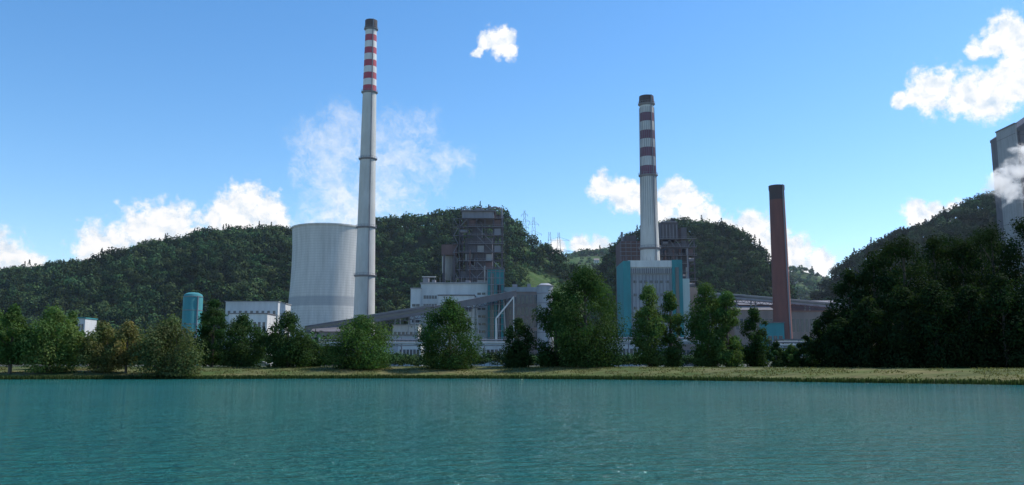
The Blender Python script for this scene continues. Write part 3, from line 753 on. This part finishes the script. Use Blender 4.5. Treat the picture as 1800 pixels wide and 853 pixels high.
emit('forest',[scatter('l',-760,-60,560,940,7.4,lambda x,y:dom(x,y,'left',3)&vis(x,y,-200,760)&((x+118)**2+(y-650)**2>48**2),140,1.75,1.0,hr=(9,17))])
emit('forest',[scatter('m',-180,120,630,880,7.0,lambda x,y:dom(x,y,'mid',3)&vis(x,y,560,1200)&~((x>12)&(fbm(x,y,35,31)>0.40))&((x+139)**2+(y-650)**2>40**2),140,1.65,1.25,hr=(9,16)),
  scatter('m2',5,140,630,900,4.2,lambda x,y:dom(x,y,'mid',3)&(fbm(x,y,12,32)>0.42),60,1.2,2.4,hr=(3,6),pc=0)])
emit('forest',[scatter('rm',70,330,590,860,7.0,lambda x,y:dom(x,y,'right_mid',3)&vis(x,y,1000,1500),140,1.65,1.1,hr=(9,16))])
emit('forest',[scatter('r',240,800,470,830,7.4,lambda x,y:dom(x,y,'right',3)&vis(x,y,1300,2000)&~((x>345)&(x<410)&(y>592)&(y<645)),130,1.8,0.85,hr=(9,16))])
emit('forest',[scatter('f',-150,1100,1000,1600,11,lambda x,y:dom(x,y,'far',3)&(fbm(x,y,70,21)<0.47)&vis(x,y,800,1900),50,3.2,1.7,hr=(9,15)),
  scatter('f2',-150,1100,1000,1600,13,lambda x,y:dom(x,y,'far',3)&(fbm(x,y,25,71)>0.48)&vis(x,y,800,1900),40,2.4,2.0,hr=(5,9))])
emit('hedge_and_scrub',[scatter('yard',-230,170,266,296,3.2,lambda x,y:(fbm(x,y,20,91)>0.32),110,.7,1.2,hr=(2.5,5.5),pc=0),
   scatter('yard0',-230,60,236,262,3.2,lambda x,y:(fbm(x,y,15,92)>0.42)&((x+68)**2+(y-234)**2>30),110,.6,1.2,hr=(1.5,4),pc=0),
   scatter('yard2',-330,-60,330,560,8,lambda x,y:(vis(x,y,-200,600)&(fbm(x,y,30,95)>0.45)&(y<515)&~((x>-180)&(y>395)&(x<-60)) ),140,1.4,1.0,hr=(9,15),pc=.1),
   scatter('yard3',60,300,300,400,7,lambda x,y:vis(x,y,1230,1800)&(fbm(x,y,25,96)>0.5),120,1.1,1.2,hr=(4,8),pc=0)])

# ---------------------------------------------------------------- trees on the bank
def bank_tree(name,u,Y,wpx,vtop,colr,basefrac=0.12,nleaf=6000,leaf=0.42,lobes=26,shape='round',stems=1,seed=0,droop=0,dens=1.0,vbot=None):
    rd=np.random.default_rng(seed+100); nleaf=int(nleaf*1.75); lobes=int(lobes*1.25)
    x,_=P(u,640,Y); zg=float(height(x,Y)); zt=P(u,vtop,Y)[1]; Ht=zt-zg; Wd=wpx*1.1/F*Y
    zb=zg+Ht*basefrac; ch=zt-zb
    L=[]; 
    for i in range(lobes):
        t=(i+.5)/lobes; t=np.clip(t+rd.normal()*.04,0.02,.97)
        if shape=='round': env=math.sin(math.pi*min(1,max(0.05,(t*.86+.14)))**0.9)
        elif shape=='pear': env=math.sin(math.pi*(t*.78+.18))**.7*(1.15-.35*t)
        elif shape=='column': env=min(1,.62+t*1.2)*(1-t**4)**.7
        elif shape=='cone': env=(1-t)**.7*.95+.08
        env=max(env,.18); lr=Wd*(.175 if shape!='column' else .22)*rd.uniform(.6,1.35)*(1.15-.5*t)
        a=i*2.39996+rd.normal()*.4; rr=max(Wd/2*env-lr*.75,0)*rd.uniform(.5,1.18)
        L.append((x+rr*math.cos(a),Y+rr*math.sin(a),zb+ch*t*.96-(lr*.25 if t>.8 else 0),lr))
    L=np.array(L); nl=len(L); wgt=L[:,3]**2; wgt/=wgt.sum()
    idx=rd.choice(nl,size=nleaf,p=wgt); d=rd.normal(size=(nleaf,3)); d/=np.linalg.norm(d,axis=1,keepdims=True)
    rad=rd.random(nleaf)**.38; sub=1+.25*np.sin(7*d[:,0]+idx)*np.sin(6*d[:,2]+2*idx)
    C=L[idx,:3]+d*(L[idx,3]*rad*sub*1.12)[:,None]*np.array([1,1,.85])
    if droop:
        C[:,2]-=droop*rd.random(nleaf)**2*L[idx,3]*1.2
    C[:,2]=np.where(C[:,2]<zg+.1,zg+.1+rd.random(nleaf)*.8,C[:,2])
    C[:,2]=np.minimum(C[:,2],zt+rd.random(nleaf)*.4)
    lt=rd.uniform(.75,1.3,nl)[idx]*rd.uniform(.75,1.3,nleaf); cc_=np.array(colr)[None,:]*lt[:,None]; cc_[:,0]*=rd.uniform(.85,1.2,nl)[idx]
    V=leafquads(C,d+rd.normal(size=(nleaf,3))*.45+np.array([0,0,.25]),leaf*.95*rd.uniform(.6,1.4,nleaf),1.0 if not droop else 1.4)
    mb=MB(); tr=max(.18,Ht*.022)
    for sidx in range(stems):
        off=(sidx-(stems-1)/2)*(.5+Wd*.05); p0=Vector((x+off,Y+rd.normal()*.2,zg-.3)); lean=off*1.2
        p1=Vector((x+off+lean*.5,Y,zg+Ht*.22)); p2=Vector((x+off+lean,Y,zg+Ht*.5)); p3=Vector((x+off*.8,Y,zg+Ht*.86))
        k_=1/math.sqrt(stems)
        mb.cyl(p0,p1,tr*k_*1.25,tr*k_,'bark',8,False); mb.cyl(p1,p2,tr*k_,tr*k_*.65,'bark',8,False); mb.cyl(p2,p3,tr*k_*.65,tr*k_*.15,'bark',8,False)
    for i in range(0,nl,2):
        t=max(.12,(L[i,2]-zg)/Ht-.18); s0=Vector((x,Y,zg+Ht*min(t,.8))); mb.cyl(s0,Vector(L[i,:3]),tr*.38*(1-t*.6),tr*.08,'bark',6,False)
    return quadmesh(name,V,np.repeat(cc_,4,0),M['leaf'],mb)
DG=(0.034,0.068,0.024); MG=(0.058,0.108,0.032); LG=(0.090,0.145,0.045); OL=(0.125,0.14,0.055); YL=(0.165,0.155,0.06)
T=bank_tree
T('deciduous_tree',18,198,66,533,MG,.22,7000,seed=1,shape='round'); T('deciduous_tree',-45,205,110,520,MG,.2,8000,seed=2)
T('willow_tree',88,200,90,536,LG,.16,8000,leaf=.36,seed=3,stems=2,droop=1.2,shape='pear'); T('deciduous_tree',122,212,40,545,LG,.2,4000,seed=4,droop=.5)
T('willow_tree',178,203,78,564,OL,.18,6000,leaf=.36,seed=5,stems=2,droop=.8); T('young_tree',222,202,60,562,YL,.18,5000,leaf=.36,seed=6,droop=.8)
T('willow_tree',298,199,116,553,(0.090,0.118,0.05),.14,10500,leaf=.36,seed=7,stems=4,droop=1.0)
T('deciduous_tree',372,232,62,524,DG,.05,6500,seed=8,shape='pear'); T('deciduous_tree',424,226,84,550,DG,.06,7000,seed=9)
T('deciduous_tree',505,224,78,545,DG,.06,7500,seed=10,shape='pear'); T('deciduous_tree',548,240,60,600,DG,.03,3500,seed=31)
T('deciduous_tree',634,222,132,556,MG,.04,12500,seed=11,lobes=34); 
T('deciduous_tree',790,222,106,521,(0.048,0.09,0.028),.05,12000,seed=12,shape='pear',lobes=32)
T('deciduous_tree',911,224,58,557,DG,.03,6500,seed=13,shape='column'); 
T('deciduous_tree',1030,220,132,466,(0.046,0.086,0.028),.03,20000,seed=14,shape='pear',lobes=46); T('deciduous_tree',978,226,82,506,(0.040,0.078,0.026),.03,9500,seed=34,shape='pear',lobes=30)
T('poplar_tree',1143,224,60,497,LG,.05,9000,seed=15,shape='column'); T('poplar_tree',1180,228,46,508,(0.072,0.12,0.038),.04,6500,seed=16,shape='column')
T('poplar_tree',1243,226,72,494,(0.068,0.12,0.037),.03,10000,seed=17,shape='column'); T('poplar_tree',1280,222,58,505,(0.072,0.125,0.038),.03,8500,seed=18,shape='pear')
T('deciduous_tree',1328,236,50,538,DG,.03,6000,seed=19,shape='column')
for i,(u,vt,wd_) in enumerate(((1365,600,36),(1392,606,34),(1418,588,40),(1440,560,40))):
    T('shrub',u,216,wd_,vt,MG if i%2 else DG,.01,2500,seed=40+i,lobes=12)
VD=(0.020,0.038,0.015)
k=0
for u,Yt,wd_,vt in ((1462,205,70,545),(1500,202,90,468),(1545,200,100,432),(1600,200,110,402),(1655,205,110,405),(1705,203,110,412),(1760,204,120,392),(1820,200,120,372),(1890,200,130,360),
                 (1480,190,60,560),(1530,186,80,520),(1590,182,90,500),(1650,178,95,490),(1710,176,100,500),(1770,172,100,480),(1840,172,120,470),(1575,232,100,418),(1680,235,110,400),(1740,232,100,398)):
    T('deciduous_tree',u,Yt,wd_,vt,VD,.02,7500,leaf=.46,seed=60+k,shape='pear' if k%3 else 'column',lobes=28); k+=1

# bank grass
n=52000
gx=rng.uniform(-150,120,n); s_=np.where(rng.random(n)<.35,rng.uniform(-.3,1.6,n),rng.uniform(1,30,n)); gy=shore(gx)+s_; gz=height(gx,gy)
keep=(fbm(gx,gy,4,77)>.42)|(s_<1.6); gx,gy,gz,s_=gx[keep],gy[keep],gz[keep],s_[keep]; n=len(gx)
hh_=np.where(s_<1.6,rng.uniform(.25,.8,n),rng.uniform(.08,.30,n)); wv_=rng.uniform(.1,.3,n); an_=rng.uniform(0,np.pi,n)
V=np.empty((n,4,3)); dx_=np.cos(an_)*wv_/2; dy_=np.sin(an_)*wv_/2; lx=rng.normal(size=n)*.1
for i,(sg,tp) in enumerate(((-1,0),(1,0),(.5,1),(-.5,1))):
    V[:,i,0]=gx+sg*dx_+tp*lx; V[:,i,1]=gy+sg*dy_; V[:,i,2]=gz-.03+tp*hh_
cg=np.where((s_<1.6)[:,None],np.array([0.05,0.075,0.028]),np.array([0.145,0.135,0.06]))*rng.uniform(.6,1.35,(n,1))
quadmesh('bank_grass',V.reshape(-1,3),np.repeat(cg,4,0),M['leaf'])

# ---------------------------------------------------------------- steam beside the concrete tower
def plume(name,pl,Y,half,box,dmax,disp,nsc,lo=-.05,hi=.8):
    m=bpy.data.materials.new('steam'); m.use_nodes=True; t_=m.node_tree; t_.nodes.clear(); s=N(t_)
    o=s.n('ShaderNodeOutputMaterial'); tcn=s.n('ShaderNodeTexCoord').outputs['Object']
    wv=s.vmath('SCALE',s.vmath('SUBTRACT',s.noise(tcn,nsc*.6,3,0.6,out=1),(.5,.5,.5)),scale=disp)
    v2=s.vmath('ADD',tcn,wv); its=[]
    for u,v,r in pl:
        x,z=P(u,v,Y); its.append(((x,Y+random.uniform(-.3,.3)*half,z),r/F*Y*1.2))
    bb=s.blobs(v2,its,.2); nn=s.noise(v2,nsc,5,0.65)
    dn=s.math('ADD',bb,s.math('MULTIPLY',s.math('SUBTRACT',nn,.56),3.0)); dn=s.rng(dn,lo,hi,0,dmax,smooth=True)
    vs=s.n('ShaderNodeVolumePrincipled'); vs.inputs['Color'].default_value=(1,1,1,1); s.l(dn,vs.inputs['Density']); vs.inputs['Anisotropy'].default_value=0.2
    vs.inputs['Emission Color'].default_value=(.93,.96,1,1); s.l(s.math('MULTIPLY',dn,.5),vs.inputs['Emission Strength'])  # added glow stands in for light scattered repeatedly inside the steam
    s.l(vs.outputs[0],o.inputs['Volume'])
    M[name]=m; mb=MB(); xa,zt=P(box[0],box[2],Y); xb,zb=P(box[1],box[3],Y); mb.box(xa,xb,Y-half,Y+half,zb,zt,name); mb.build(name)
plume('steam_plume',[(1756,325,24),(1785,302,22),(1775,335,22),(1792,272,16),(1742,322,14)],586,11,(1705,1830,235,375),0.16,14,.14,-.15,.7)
# thin summer haze lying over the valley
m=bpy.data.materials.new('haze'); m.use_nodes=True; t_=m.node_tree; t_.nodes.clear(); s=N(t_)
o=s.n('ShaderNodeOutputMaterial'); vs=s.n('ShaderNodeVolumeScatter'); vs.inputs['Color'].default_value=(.72,.86,1,1); vs.inputs['Density'].default_value=0.75e-4; vs.inputs['Anisotropy'].default_value=0.35; s.l(vs.outputs[0],o.inputs['Volume'])
M['haze']=m; mb=MB(); mb.box(-2400,2400,236,3200,-6,262,'haze'); mb.build('haze')
